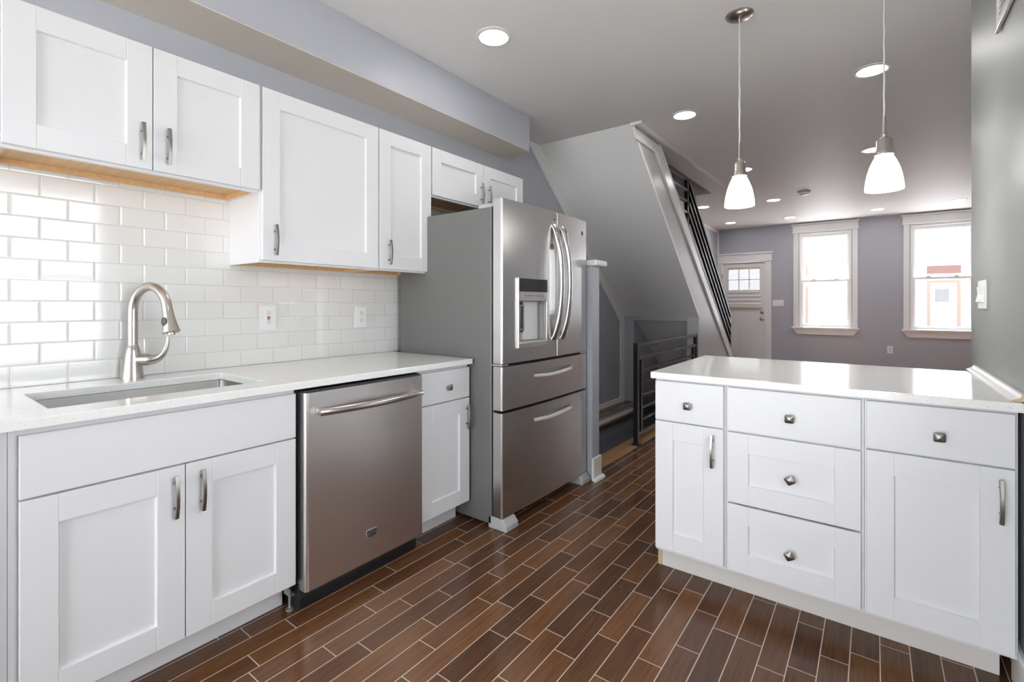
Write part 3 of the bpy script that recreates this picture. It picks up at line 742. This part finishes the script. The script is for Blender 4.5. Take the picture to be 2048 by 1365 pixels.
# ------------------------------------------------------------------ dishwasher
def dishwasher():
    y0, y1 = 0.9685, 1.5855
    t = thing('dishwasher', 'stainless steel dishwasher with a bowed bar handle, under the left countertop', 'dishwasher', (-2.05, (y0+y1)/2, 0))
    obj('tub', MB().box(-2.37, -1.775, y0+0.004, y1-0.002, 0.10, HC-CT-0.012), 'black', t, bevel=0.003)
    n = 10; pr = []
    a, b = y0+0.016, y1-0.004; xb, xf = -1.772, -1.716
    r = 0.016
    for cx, cy, s0 in ((xf-r, a+r, -90), (xf-r, b-r, 0)):
        for k in range(7):
            an = math.radians(s0+90*k/6); pr.append((cx+r*math.cos(an), cy+r*math.sin(an)))
    pr = [(xb, a)]+pr+[(xb, b)]
    d = obj('door', MB().prism(pr, 0.083, 0.838, 'z'), 'steel_dw', t, smooth=25)
    obj('control_strip', MB().box(-1.772, -1.735, a+0.004, b-0.004, 0.8382, 0.845), 'dark', d)
    path = []; m = 24
    for k in range(m+1):
        u = k/m; o = 0.022+0.030*math.sin(PI*u)**0.75; path.append((xf+o, 1.032+(1.548-1.032)*u, 0.762))
    hb = MB().tube(path, 0.0145, 16, scales=[(0.8, 1.0) for _ in path])
    obj('handle', hb, 'steel_handle', d, smooth=60)
    for yy in (1.045, 1.535): obj('handle_mount', MB().box(xf-0.001, xf+0.026, yy-0.012, yy+0.012, 0.752, 0.772), 'steel_handle', d, bevel=0.004)
    bg_ = obj('badge', MB().prism([(1.257, 0.217), (1.310, 0.217), (1.310, 0.190), (1.2985, 0.184), (1.2835, 0.182), (1.2685, 0.184), (1.257, 0.190)], xf-0.001, xf+0.0025, 'x'), 'chrome', d, bevel=0.0006)
    obj('badge_face', MB().prism([(1.2595, 0.2145), (1.3075, 0.2145), (1.3075, 0.192), (1.2985, 0.1875), (1.2835, 0.1855), (1.2685, 0.1875), (1.2595, 0.192)], xf+0.0025, xf+0.0029, 'x'), 'dark', d)
    cu = bpy.data.curves.new('lettering', 'FONT'); cu.body = 'MAYTAG'; cu.size = 0.0118; cu.extrude = 0.0003; cu.align_x = 'CENTER'
    tmp = bpy.data.objects.new('lettering', cu); COL.objects.link(tmp)
    dg = bpy.context.evaluated_depsgraph_get(); dg.update()
    me = bpy.data.meshes.new_from_object(tmp.evaluated_get(dg)); bpy.data.objects.remove(tmp, do_unlink=True)
    me.materials.clear(); me.materials.append(M['chrome'])
    tx = bpy.data.objects.new('badge_lettering', me); COL.objects.link(tx); tx.parent = d
    tx.location = Vector((xf+0.0032, 1.2835, 0.196))-t.location; tx.rotation_euler = (PI/2, 0, PI/2)
    obj('kick_plate', MB().prism([(-1.86, 0.002), (-1.765, 0.002), (-1.752, 0.012), (-1.750, 0.05), (-1.762, 0.098), (-1.86, 0.098)], y0+0.012, y1-0.02, 'y'), 'black', t, bevel=0.003)
    f = MB().lathe([(0.016, 0.0), (0.016, 0.006), (0.005, 0.008), (0.005, 0.075)], (-1.80, y0-0.0, 0), 'z', 14)
    f.box(-1.822, -1.778, y0-0.012, y0+0.008, 0.06, 0.064).box(-1.822, -1.782, y0-0.012, y0-0.009, 0.064, 0.09)
    obj('levelling_foot', f, 'zinc', t, smooth=40)
dishwasher()

# ------------------------------------------------------------------ refrigerator
def fridge():
    y0, y1 = 1.956, 2.872
    t = thing('refrigerator', 'stainless french-door refrigerator with water dispenser and two bottom drawers', 'refrigerator', (-1.97, (y0+y1)/2, 0))
    xs, xb, xf = -2.33, -1.607, -1.535
    obj('cabinet_body', MB().box(xs, xb, y0, y1, 0.02, 1.69), 'steel_side', t, bevel=0.004)
    ym = 2.476; yc = (y0+y1)/2
    def bow(y): return xf+0.014*(1-((y-yc)/((y1-y0)/2))**2)
    def front(a, b, z0, z1, r=0.010):
        pts = [(xb+0.012, a), (bow(a)-r, a)]
        for k in range(1, 5):
            an = math.radians(90*k/4); pts.append((bow(a)-r+r*math.sin(an), a+r*(1-math.cos(an))))
        for k in range(1, 14):
            y = a+r+(b-a-2*r)*k/14; pts.append((bow(y), y))
        for k in range(0, 5):
            an = math.radians(90*k/4); pts.append((bow(b)-r+r*math.cos(an), b-r+r*math.sin(an)))
        pts += [(xb+0.012, b)]
        return MB().prism(pts, z0, z1, 'z')
    ld = obj('door', front(y0+0.002, ym-0.004, 0.866, 1.728), 'steel', t, smooth=30)
    rd = obj('door', front(ym+0.004, y1, 0.866, 1.728), 'steel', t, smooth=30)
    d1 = obj('drawer', front(y0+0.002, y1, 0.622, 0.850), 'steel', t, smooth=30)
    d2 = obj('drawer', front(y0+0.002, y1, 0.066, 0.608), 'steel', t, smooth=30)
    obj('gasket', MB().box(xb, xb+0.011, y0+0.015, y1-0.015, 0.08, 1.70), 'dark', t)
    # scooped drawer pulls
    for d, zt_ in ((d1, 0.803), (d2, 0.552)):
        ya, yb = 2.232, 2.668; pts = []
        n = 12
        for k in range(n+1):
            u = k/n; pts.append((ya+(yb-ya)*u, zt_-0.036-0.012*math.sin(PI*u)))
        for k in range(n+1):
            u = 1-k/n; pts.append((ya+(yb-ya)*u, zt_-0.004+0.004*math.sin(PI*u)))
        cut(d, MB().prism(pts, xf-0.022, xf+0.05, 'x'), 'grey_plastic')
        lip = []
        path = [(bow(ya+(yb-ya)*k/16)-0.0125, ya+0.004+(yb-ya-0.008)*k/16, zt_-0.036-0.012*math.sin(PI*k/16)+0.010) for k in range(17)]
        hp = obj('handle', MB().sweep(path, [(-0.009, -0.009), (0.010, -0.009), (0.006, 0.006), (-0.002, 0.012)], (0, 0, 1)), 'steel_edge', d, smooth=50)
    # dispenser
    a, b = 2.075, 2.358
    cut(ld, MB().box(xf-0.05, xf+0.05, a, b, 0.945, 1.232), 'grey_plastic')
    dp = obj('dispenser', MB().slab((a, b), (0.940, 1.320), [(a+0.008, b-0.008, 0.975, 1.195)], bow(a)-0.012, bow(b)+0.006, 'x'), 'steel_edge', ld, bevel=0.002)
    obj('display', MB().box(bow(b)+0.0062, bow(b)+0.009, a+0.004, b-0.004, 1.246, 1.317), 'black', dp, bevel=0.001)
    pts = []
    ya, yb = a+0.12, b-0.010
    for k in range(11):
        an = PI*k/10; pts.append((xf-0.049+0.030*math.sin(an), (ya+yb)/2-(yb-ya)/2*math.cos(an)))
    obj('chute', MB().prism(pts, 0.977, 1.193, 'z'), 'light_plastic', dp, smooth=50)
    pd = MB().slab((a+0.055, a+0.10), (1.035, 1.185), [(a+0.064, a+0.092, 1.05, 1.185)], xf-0.022, xf-0.016, 'x')
    obj('paddle', MB().box(xf-0.030, xf-0.018, a+0.025, a+0.095, 1.02, 1.19), 'dark', dp, bevel=0.003)
    obj('paddle_rim', MB().slab((a+0.054, a+0.097), (1.03, 1.175), [(a+0.062, a+0.089, 1.045, 1.165)], xf-0.0178, xf-0.012, 'x'), 'chrome', dp, bevel=0.001)
    obj('drip_tray', MB().box(xf-0.045, bow(b)+0.012, a+0.010, b-0.010, 0.962, 0.974), 'grey_plastic', dp, bevel=0.002)
    btn = MB()
    for k in range(6):
        yy = a+0.06+0.033*k; btn.box(bow(b)+0.0062, bow(b)+0.0072, yy, yy+0.014, 1.222, 1.226)
    obj('button_marks', btn, 'dark', dp)
    # tall bowed door handles with a shallow oval recess behind each
    for d, yh, sgn in ((ld, ym-0.037, -1), (rd, ym+0.060, 1)):
        pts = []
        for k in range(28):
            an = 2*PI*k/28; uu = math.cos(an); vv = math.sin(an)
            pts.append((yh-0.022*1+0.038*math.copysign(abs(uu)**0.8, uu), 1.31+0.225*math.copysign(abs(vv)**0.62, vv)))
        if sgn < 0: cut(d, MB().prism(pts, xf-0.010, xf+0.05, 'x'), 'steel')
        path = []; sc = []; n = 26
        for k in range(n+1):
            u = k/n; z = 0.966+(1.648-0.966)*u
            o = bow(yh)-0.002+0.052*math.sin(PI*u)**0.62
            path.append((o, yh+0.010*math.sin(PI*u), z))
            e = abs(2*u-1); sc.append((0.95+0.75*e**2.5, 1.0-0.25*e**4))
        sect = [(0.0185*math.copysign(abs(math.cos(2*PI*i/20))**0.7, math.cos(2*PI*i/20)), 0.0115*math.copysign(abs(math.sin(2*PI*i/20))**0.8, math.sin(2*PI*i/20))) for i in range(20)]
        obj('handle', MB().sweep(path, sect, (1, 0, 0), sc), 'steel_handle', d, smooth=60)
    # shading normals of the bowed fronts follow the bow, whatever the recesses did to the faces
    org = t.location
    for d in (ld, rd, d1, d2):
        me = d.data; loops = [None]*len(me.loops)
        for p in me.polygons:
            c = p.center+org
            fr_ = p.normal.x > 0.94 and abs(c.x-bow(c.y)) < 0.0025
            for li in p.loop_indices:
                if fr_:
                    y = me.vertices[me.loops[li].vertex_index].co.y+org.y
                    nv = Vector((1.0, 2*0.014*(y-yc)/((y1-y0)/2)**2, 0)).normalized()
                else: nv = p.normal
                loops[li] = tuple(nv)
        me.normals_split_custom_set(loops)
    # emblem on the right door
    yl, zl = 2.795, 1.640
    em = MB().box(bow(yl)-0.001, bow(yl)+0.003, yl-0.016, yl+0.016, zl-0.016, zl+0.016)
    eb = obj('emblem', em, 'chrome', rd, bevel=0.001)
    mk = MB().prism([(yl-0.011, zl-0.010), (yl-0.011, zl+0.010), (yl-0.007, zl+0.010), (yl, zl-0.001), (yl+0.007, zl+0.010), (yl+0.011, zl+0.010), (yl+0.011, zl-0.010), (yl+0.007, zl-0.010), (yl+0.007, zl+0.003), (yl, zl-0.008), (yl-0.007, zl+0.003), (yl-0.007, zl-0.010)], bow(yl)+0.003, bow(yl)+0.0035, 'x')
    obj('emblem_mark', mk, 'dark', rd)
    # round chrome sticker at the top of the left door
    obj('tag', MB().lathe([(0.017, 0), (0.017, 0.0025), (0.001, 0.003)], (bow(2.445)-0.0005, 2.445, 1.69), 'x', 20), 'chrome', ld, smooth=40)
    # hinge covers, mullion hinge, feet
    obj('hinge_cover', MB().box(xb-0.10, xb+0.045, y0+0.012, y0+0.075, 1.691, 1.712), 'grey_plastic', t, bevel=0.005)
    obj('hinge_cover', MB().box(xb-0.10, xb+0.045, y1-0.075, y1-0.012, 1.691, 1.712), 'grey_plastic', t, bevel=0.005)
    for yy in (y0+0.003, y1-0.065):
        obj('hinge', MB().box(xb+0.002, xf-0.006, yy, yy+0.062, 0.853, 0.863), 'steel_edge', t, bevel=0.002)
    for yy in (y0+0.0, y1-0.105):
        obj('foot_cover', MB().prism([(xb-0.02, 0.0), (xf+0.028, 0.0), (xf+0.028, 0.028), (xf+0.0, 0.060), (xb-0.0, 0.062), (xb-0.02, 0.062)], yy, yy+0.105, 'y'), 'grey_plastic', t, bevel=0.004)
    obj('grille', MB().box(xb-0.06, xb-0.02, y0+0.11, y1-0.11, 0.005, 0.06), 'black', t)
fridge()
# loose packet on the fridge top
t = thing('plastic_packet', 'small crumpled clear packet with green print on top of the fridge', 'packet', (-1.78, 2.10, 1.691))
V = []; F = []; nx, ny = 9, 7
for j in range(ny):
    for i in range(nx):
        u, v = i/(nx-1)-0.5, j/(ny-1)-0.5
        V.append((-1.76+0.20*u, 2.10+0.10*v, 1.6925+0.022*max(0, 1-4*u*u)*max(0, 1-4*v*v)+random.uniform(0, 0.006)))
for j in range(ny-1):
    for i in range(nx-1): F.append((j*nx+i, j*nx+i+1, (j+1)*nx+i+1, (j+1)*nx+i))
k0 = len(V); V += [(x, y, 1.6915) for x, y, z in V]
F += [tuple(k0+q for q in f)[::-1] for f in F]
ring = list(range(nx))+[j*nx+nx-1 for j in range(1, ny)]+[(ny-1)*nx+i for i in range(nx-2, -1, -1)]+[j*nx for j in range(ny-2, 0, -1)]
F += [(ring[q], ring[(q+1) % len(ring)], k0+ring[(q+1) % len(ring)], k0+ring[q]) for q in range(len(ring))]
obj('film', MB().add(V, F), 'white_plastic', t)
obj('cap', MB().lathe([(0.011, 0), (0.011, 0.02), (0.009, 0.022), (0.001, 0.022)], (-1.765, 2.085, 1.7135), 'z', 16), 'green', t, smooth=40)

# ------------------------------------------------------------------ peninsula
def base_y(label, x0, x1, doors, fronts, group):
    t = thing('base_cabinet', label, 'cabinet', ((x0+x1)/2, 2.4, 0), group)
    yf = IY+0.02; zt_ = HC-CT-0.001; yb = 2.80
    b = MB().box(x0, x0+0.016, yf+0.02, yb, 0.105, zt_).box(x1-0.016, x1, yf+0.02, yb, 0.105, zt_).box(x0+0.016, x1-0.016, yf+0.02, yb, 0.105, 0.121).box(x0+0.016, x1-0.016, yb-0.01, yb, 0.121, zt_)
    b.box(x0, x0+0.03, yf, yf+0.02, 0.105, zt_).box(x1-0.03, x1, yf, yf+0.02, 0.105, zt_).box(x0+0.03, x1-0.03, yf, yf+0.02, 0.105, 0.135).box(x0+0.03, x1-0.03, yf, yf+0.02, zt_-0.035, zt_).box(x0+0.03, x1-0.03, yf, yf+0.02, 0.65, 0.69)
    obj('body', b, 'cab', t)
    for (a, c, z0, z1, hx) in doors:
        d = obj('door', shaker('y', a, c, z0, z1, IY, 0.019), 'cab', t)
        pull('y', hx, 0.516, 0.649, IY, d)
    for (a, c, z0, z1, kx, kz, flat, rot) in fronts:
        d = obj('drawer', shaker('y', a, c, z0, z1, IY, 0.019, flat=flat), 'cab', t)
        knob('y', kx, kz, IY, d, rot)
    return t
G3 = 'white shaker base cabinets of the peninsula'
base_y('narrow peninsula base cabinet with one drawer over a narrow door, left end by the railing', -0.765, -0.4765,
       [(-0.7615, -0.483, 0.121, 0.672, -0.523)], [(-0.7615, -0.483, 0.678, 0.846, -0.621, 0.752, True, 0.0)], G3)
base_y('three-drawer peninsula base cabinet in the middle of the peninsula', -0.4755, -0.0275,
       [], [(-0.467, -0.036, 0.675, 0.846, -0.250, 0.752, True, 0.0), (-0.467, -0.036, 0.391, 0.668, -0.248, 0.526, False, 0.62), (-0.467, -0.036, 0.119, 0.384, -0.250, 0.246, False, 0.55)], G3)
base_y('peninsula base cabinet with one drawer over a wide door, against the right wall', -0.0265, 0.346,
       [(-0.021, 0.338, 0.119, 0.678, 0.306)], [(-0.021, 0.338, 0.684, 0.846, 0.166, 0.754, True, 0.0)], G3)
tk = obj('toe_board', MB().box(-0.765, 0.318, 2.146, 2.162, 0, 0.105), 'toe', bevel=0.001)
tag(tk, 'unpainted pale toe board under the peninsula cabinets', 'toe board')
t_end = obj('toe_board_end', MB().box(-0.783, -0.766, 2.146, 2.80, 0, 0.104), 'raw_wood'); t_end.name = 'end_cleat'
tag(t_end, 'raw wood strip at the left end of the peninsula toe board', 'wood strip')
pb = obj('peninsula_back_panel', MB().box(-0.765, 0.346, 2.8005, 2.818, 0, HC-CT-0.001), 'cab'); pb.name = 'back_panel'
tag(pb, 'white panel closing the living room side of the peninsula', 'panel')
ct2 = obj('countertop', MB().box(-0.773, 0.352, 2.024, 2.862, HC-CT, HC), 'quartz', bevel=0.003)
tag(ct2, 'white speckled quartz countertop on the peninsula, reaching the right wall', 'countertop')
# loose moulding where counter meets the right wall
mo = MB().prism([(RX-0.001, HC+0.001), (RX-0.034, HC+0.001), (RX-0.033, HC+0.005), (RX-0.022, HC+0.009), (RX-0.013, HC+0.014), (RX-0.009, HC+0.022), (RX-0.001, HC+0.023)], 2.05, 2.93, 'y')
mo_o = obj('counter_moulding', mo, 'trim', smooth=50); tag(mo_o, 'white moulding strip laid on the peninsula counter against the right wall', 'moulding')
me_ = obj('cut_end', MB().prism([(RX-0.002, HC+0.002), (RX-0.033, HC+0.002), (RX-0.032, HC+0.0045), (RX-0.0215, HC+0.0085), (RX-0.0125, HC+0.0135), (RX-0.0085, HC+0.0215), (RX-0.002, HC+0.022)], 2.0485, 2.0505, 'y'), 'raw_wood', mo_o)
me_['label'] = 'bare wood cut end'

# ------------------------------------------------------------------ lights
def downlight(x, y, lens='lens'):
    t = thing('recessed_light', '', 'ceiling light', (x, y, CEIL), 'recessed ceiling lights')
    r0, r1 = 0.078, 0.098
    obj('trim_ring', MB().lathe([(r1, 0.0), (r1, -0.003), (r1-0.006, -0.006), (r0+0.002, -0.006), (r0, -0.001), (r0, 0.0)], (x, y, CEIL-0.0005), 'z', 48), 'trim', t, smooth=40)
    obj('lens', MB().lathe([(r0-0.001, -0.0068), (0.0005, -0.0072)], (x, y, CEIL), 'z', 40), lens, t)
    return t
LIGHTS = [
 (-1.65, 2.03, 'round recessed ceiling light nearest the wall cabinets, above the fridge front'),
 (-1.16, 3.745, 'round recessed ceiling light beside the top of the sloped stair underside'),
 (-0.01, 3.725, 'round recessed ceiling light just left of the cord of the right pendant'),
 (-0.004, 5.645, 'round recessed ceiling light peeking out behind the metal cap of the right pendant'),
 (-1.123, 5.642, 'round recessed ceiling light peeking out behind the metal cap of the left pendant'),
 (-2.037, 7.45, 'round recessed ceiling light beside the railing, left of the left pendant shade'),
 (-1.117, 7.54, 'round recessed ceiling light right of the left pendant shade, next to the smoke detector'),
 (-2.039, 9.18, 'round recessed ceiling light farthest left, above the front door'),
 (-1.121, 9.22, 'round recessed ceiling light left of the header of the left window'),
 (0.043, 9.22, 'round recessed ceiling light between the two window headers'),
 (0.94, 9.085, 'round recessed ceiling light above the right window, by the right wall edge'),
 (0.02, 7.54, 'round recessed ceiling light hidden behind the right pendant shade'),
]
d0 = d1 = None
for x, y, lb in LIGHTS:
    if d0 is None: d0 = downlight(x, y); d0['label'] = lb
    elif y < 5: dup(d0, (x, y, CEIL), lb)
    elif d1 is None: d1 = downlight(x, y, 'lens_living'); d1['label'] = lb
    else: dup(d1, (x, y, CEIL), lb)

def pendant(x, y):
    t = thing('pendant_light', '', 'pendant lamp', (x, y, CEIL), 'pendants over the peninsula')
    obj('canopy', MB().lathe([(0.066, 0.0), (0.066, -0.003), (0.060, -0.010), (0.045, -0.017), (0.022, -0.022), (0.009, -0.024), (0.007, -0.034), (0.001, -0.034)], (x, y, CEIL), 'z', 40), 'nickel', t, smooth=40)
    path = []
    for k in range(41):
        z = CEIL-0.03-(CEIL-0.03-1.975)*k/40; path.append((x+0.0008*math.sin(k*0.9), y+0.0008*math.cos(k*0.9), z))
    obj('cord', MB().tube(path, 0.0040, 8, up=(0, 1, 0)), 'cord', t, smooth=60)
    obj('socket_cap', MB().lathe([(0.001, 1.985), (0.006, 1.985), (0.0062, 1.92), (0.008, 1.915), (0.013, 1.908), (0.013, 1.900), (0.010, 1.896), (0.026, 1.888), (0.030, 1.880), (0.030, 1.845), (0.033, 1.838), (0.036, 1.826), (0.036, 1.818), (0.001, 1.818)], (x, y, 0), 'z', 36), 'nickel', t, smooth=35)
    out = []
    for k in range(19):
        u = k/18; r = 0.030+(0.0695-0.030)*(0.30*u+0.70*(1-(1-u)**2.6)); out.append((r, 1.817-0.147*u))
    prof = out+[(r-0.003, z) for r, z in reversed(out)]
    prof[18] = (0.0690, 1.669)
    obj('shade', MB().lathe(prof, (x, y, 0), 'z', 48), 'opal', t, smooth=60)
    return t
p1 = pendant(-0.54, 2.62); p1['label'] = 'left pendant lamp with glowing white glass shade, hanging in front of the stair railing'
dup(p1, (0.035, 2.62, CEIL), 'right pendant lamp with glowing white glass shade, nearer the right wall')

# ------------------------------------------------------------------ smoke detector, plates, vent
t = thing('smoke_detector', 'small round smoke detector on the far living room ceiling', 'smoke detector', (-0.72, 7.21, CEIL))
obj('base', MB().lathe([(0.075, 0), (0.075, -0.012), (0.068, -0.015), (0.001, -0.015)], (-0.72, 7.21, CEIL), 'z', 32), 'grey_plastic', t, smooth=40)
obj('cover', MB().lathe([(0.064, -0.015), (0.062, -0.035), (0.05, -0.045), (0.001, -0.047)], (-0.72, 7.21, CEIL), 'z', 32), 'white_plastic', t, smooth=40)

def outlet_x(y0, y1, z0, z1, gfci, label):
    x = -2.3895; yc, zc = (y0+y1)/2, (z0+z1)/2
    t = thing('wall_outlet', label, 'outlet', (x, yc, zc), 'outlets on the tiled wall')
    obj('cover_plate', MB().box(x, x+0.005, yc-0.038, yc+0.038, zc-0.061, zc+0.061), 'white_plastic', t, bevel=0.002)
    r = obj('receptacle', MB().box(x+0.005, x+0.0075, yc-0.017, yc+0.017, zc-0.034, zc+0.034), 'white_plastic', t, bevel=0.001)
    for k, s in (('slots', 1), ('slots', -1)):
        zz = zc+s*0.021
        b = MB().box(x+0.0074, x+0.0079, yc-0.0075, yc-0.0055, zz-0.006, zz+0.003).box(x+0.0074, x+0.0079, yc+0.0055, yc+0.0075, zz-0.006, zz+0.003)
        b.lathe([(0.0024, 0.0074), (0.0024, 0.0079)], (x, yc, zz+0.0085), 'x', 10)
        obj(k, b, 'dark', r)
    if gfci:
        obj('test_button', MB().box(x+0.0075, x+0.0092, yc-0.007, yc+0.007, zc+0.0012, zc+0.0065), 'black', r)
        obj('reset_button', MB().box(x+0.0075, x+0.0092, yc-0.007, yc+0.007, zc-0.0075, zc-0.0012), 'red', r)
    return t
outlet_x(1.137, 1.213, 1.047, 1.172, True, 'white outlet with black and red buttons on the tiled wall')
outlet_x(1.671, 1.752, 1.040, 1.165, False, 'plain white outlet on the tiled wall near the fridge')
# far wall outlet and switch
t = thing('wall_outlet', 'white outlet low on the far wall between the windows', 'outlet', (0.209, FARY, 0.433))
obj('cover_plate', MB().box(0.173, 0.245, FARY-0.006, FARY, 0.373, 0.493), 'white_plastic', t, bevel=0.002)
obj('receptacle', MB().box(0.193, 0.225, FARY-0.009, FARY-0.006, 0.40, 0.466), 'light_plastic', t, bevel=0.001)
t = thing('light_switch', 'white three-switch plate on the far wall right of the front door', 'switch', (-1.40, FARY, 1.20))
obj('cover_plate', MB().box(-1.495, -1.315, FARY-0.006, FARY, 1.14, 1.255), 'white_plastic', t, bevel=0.002)
for k in range(3):
    xx = -1.458+0.053*k
    obj('rocker', MB().box(xx-0.016, xx+0.016, FARY-0.010, FARY-0.006, 1.165, 1.231), 'white_plastic', t, bevel=0.001)
t = thing('light_switch', 'white switch plate on the right wall above the peninsula counter', 'switch', (RX, 2.75, 1.22))
obj('cover_plate', MB().box(RX-0.006, RX, 2.665, 2.835, 1.158, 1.275), 'white_plastic', t, bevel=0.002)
for k in range(3):
    yy = 2.695+0.055*k
    obj('rocker', MB().prism([(RX-0.006, 1.183), (RX-0.016, 1.186), (RX-0.009, 1.216), (RX-0.012, 1.249), (RX-0.006, 1.25)], yy-0.016, yy+0.016, 'y'), 'white_plastic', t, bevel=0.001)
# wall vent high on right wall
t = thing('wall_vent', 'white vent grille high on the right wall, cut by the top picture edge', 'vent', (RX, 2.17, 2.30))
fr = MB().slab((1.92, 2.41), (2.155, 2.47), [(1.95, 2.385, 2.185, 2.44)], RX-0.012, RX, 'x')
obj('frame', fr, 'trim', t, bevel=0.003)
sl_ = MB()
for k in range(12):
    z = 2.195+0.0205*k
    sl_.prism([(RX-0.011, z), (RX-0.0095, z), (RX-0.002, z+0.012), (RX-0.0035, z+0.012)], 1.952, 2.384, 'y')
so = obj('slats', sl_, 'trim', t)
obj('damper', MB().box(RX-0.0016, RX, 1.952, 2.384, 2.186, 2.439), 'trim', t)
obj('bottom_rod', MB().tube([(RX-0.008, 1.90, 2.150), (RX-0.008, 2.42, 2.150)], 0.006, 12), 'steel_edge', t, smooth=50)

# ------------------------------------------------------------------ railings
B = 0.019
def bar(p, q, r=B, dx=None):
    d = dx or r
    vert = abs(q[2]-p[2]) > abs(q[1]-p[1])
    return MB().sweep([p, q], [(-r, -d), (r, -d), (r, d), (-r, d)] if vert else [(-d, -r), (d, -r), (d, r), (-d, r)], (1, 0, 0) if abs(q[2]-p[2]) > abs(q[1]-p[1]) else (0, 0, 1))
t = thing('guard_railing', 'black iron guard railing standing on the floor along the basement stair opening', 'railing', (-1.60, 4.6, 0))
gx = -1.585
ya, yb = 3.835, 5.50
obj('post', bar((gx, ya, 0.0), (gx, ya, 0.852)), 'iron', t, bevel=0.002)
obj('post', bar((gx, yb, 0.0), (gx, yb, 0.852)), 'iron', t, bevel=0.002)
obj('base_plate', MB().box(gx-0.035, gx+0.035, ya-0.035, ya+0.035, 0.0045, 0.010), 'iron', t)
obj('rail', bar((gx, ya+B, 0.834), (gx, yb-B, 0.834), 0.017), 'iron', t, bevel=0.002)
obj('rail', bar((gx, ya+B, 0.722), (gx, yb-B, 0.722), 0.014), 'iron', t, bevel=0.002)
obj('upright', bar((gx, ya+0.085, 0.105), (gx, ya+0.085, 0.708), 0.016), 'iron', t, bevel=0.002)
obj('upright', bar((gx, yb-0.085, 0.105), (gx, yb-0.085, 0.708), 0.016), 'iron', t, bevel=0.002)
for z in (0.615, 0.508, 0.402, 0.298, 0.198):
    obj('rail', bar((gx, ya+0.101, z), (gx, yb-0.101, z), 0.010), 'iron', t)
obj('rail', bar((gx, ya+B, 0.092), (gx, yb-B, 0.092), 0.013), 'iron', t, bevel=0.002)

t = thing('stair_railing', 'black iron railing of close sloping bars rising along the stair to the ceiling', 'railing', (-1.62, 6.0, 0.9))
rx = -1.63; yp, yn = 5.33, 7.27
pz = 2.545
obj('post', bar((rx, yp, zt(yp)+0.02), (rx, yp, pz+0.0)), 'iron', t, bevel=0.002)
obj('post', bar((rx, yn, zt(yn)+0.02), (rx, yn, 0.985)), 'iron', t, bevel=0.002)
for k in range(5):
    z0 = pz-0.12*k-0.01
    ys = 4.268+(2.603-z0)/TS+0.06
    obj('rail', bar((rx, ys, z0), (rx, yp-B, z0), 0.014), 'iron', t)
    z1 = z0-(yn-yp)*0.79
    obj('rail', bar((rx, yp+0.01, z0-0.012), (rx, yn-B*0.9, z1+0.012), 0.016, 0.028), 'iron', t)
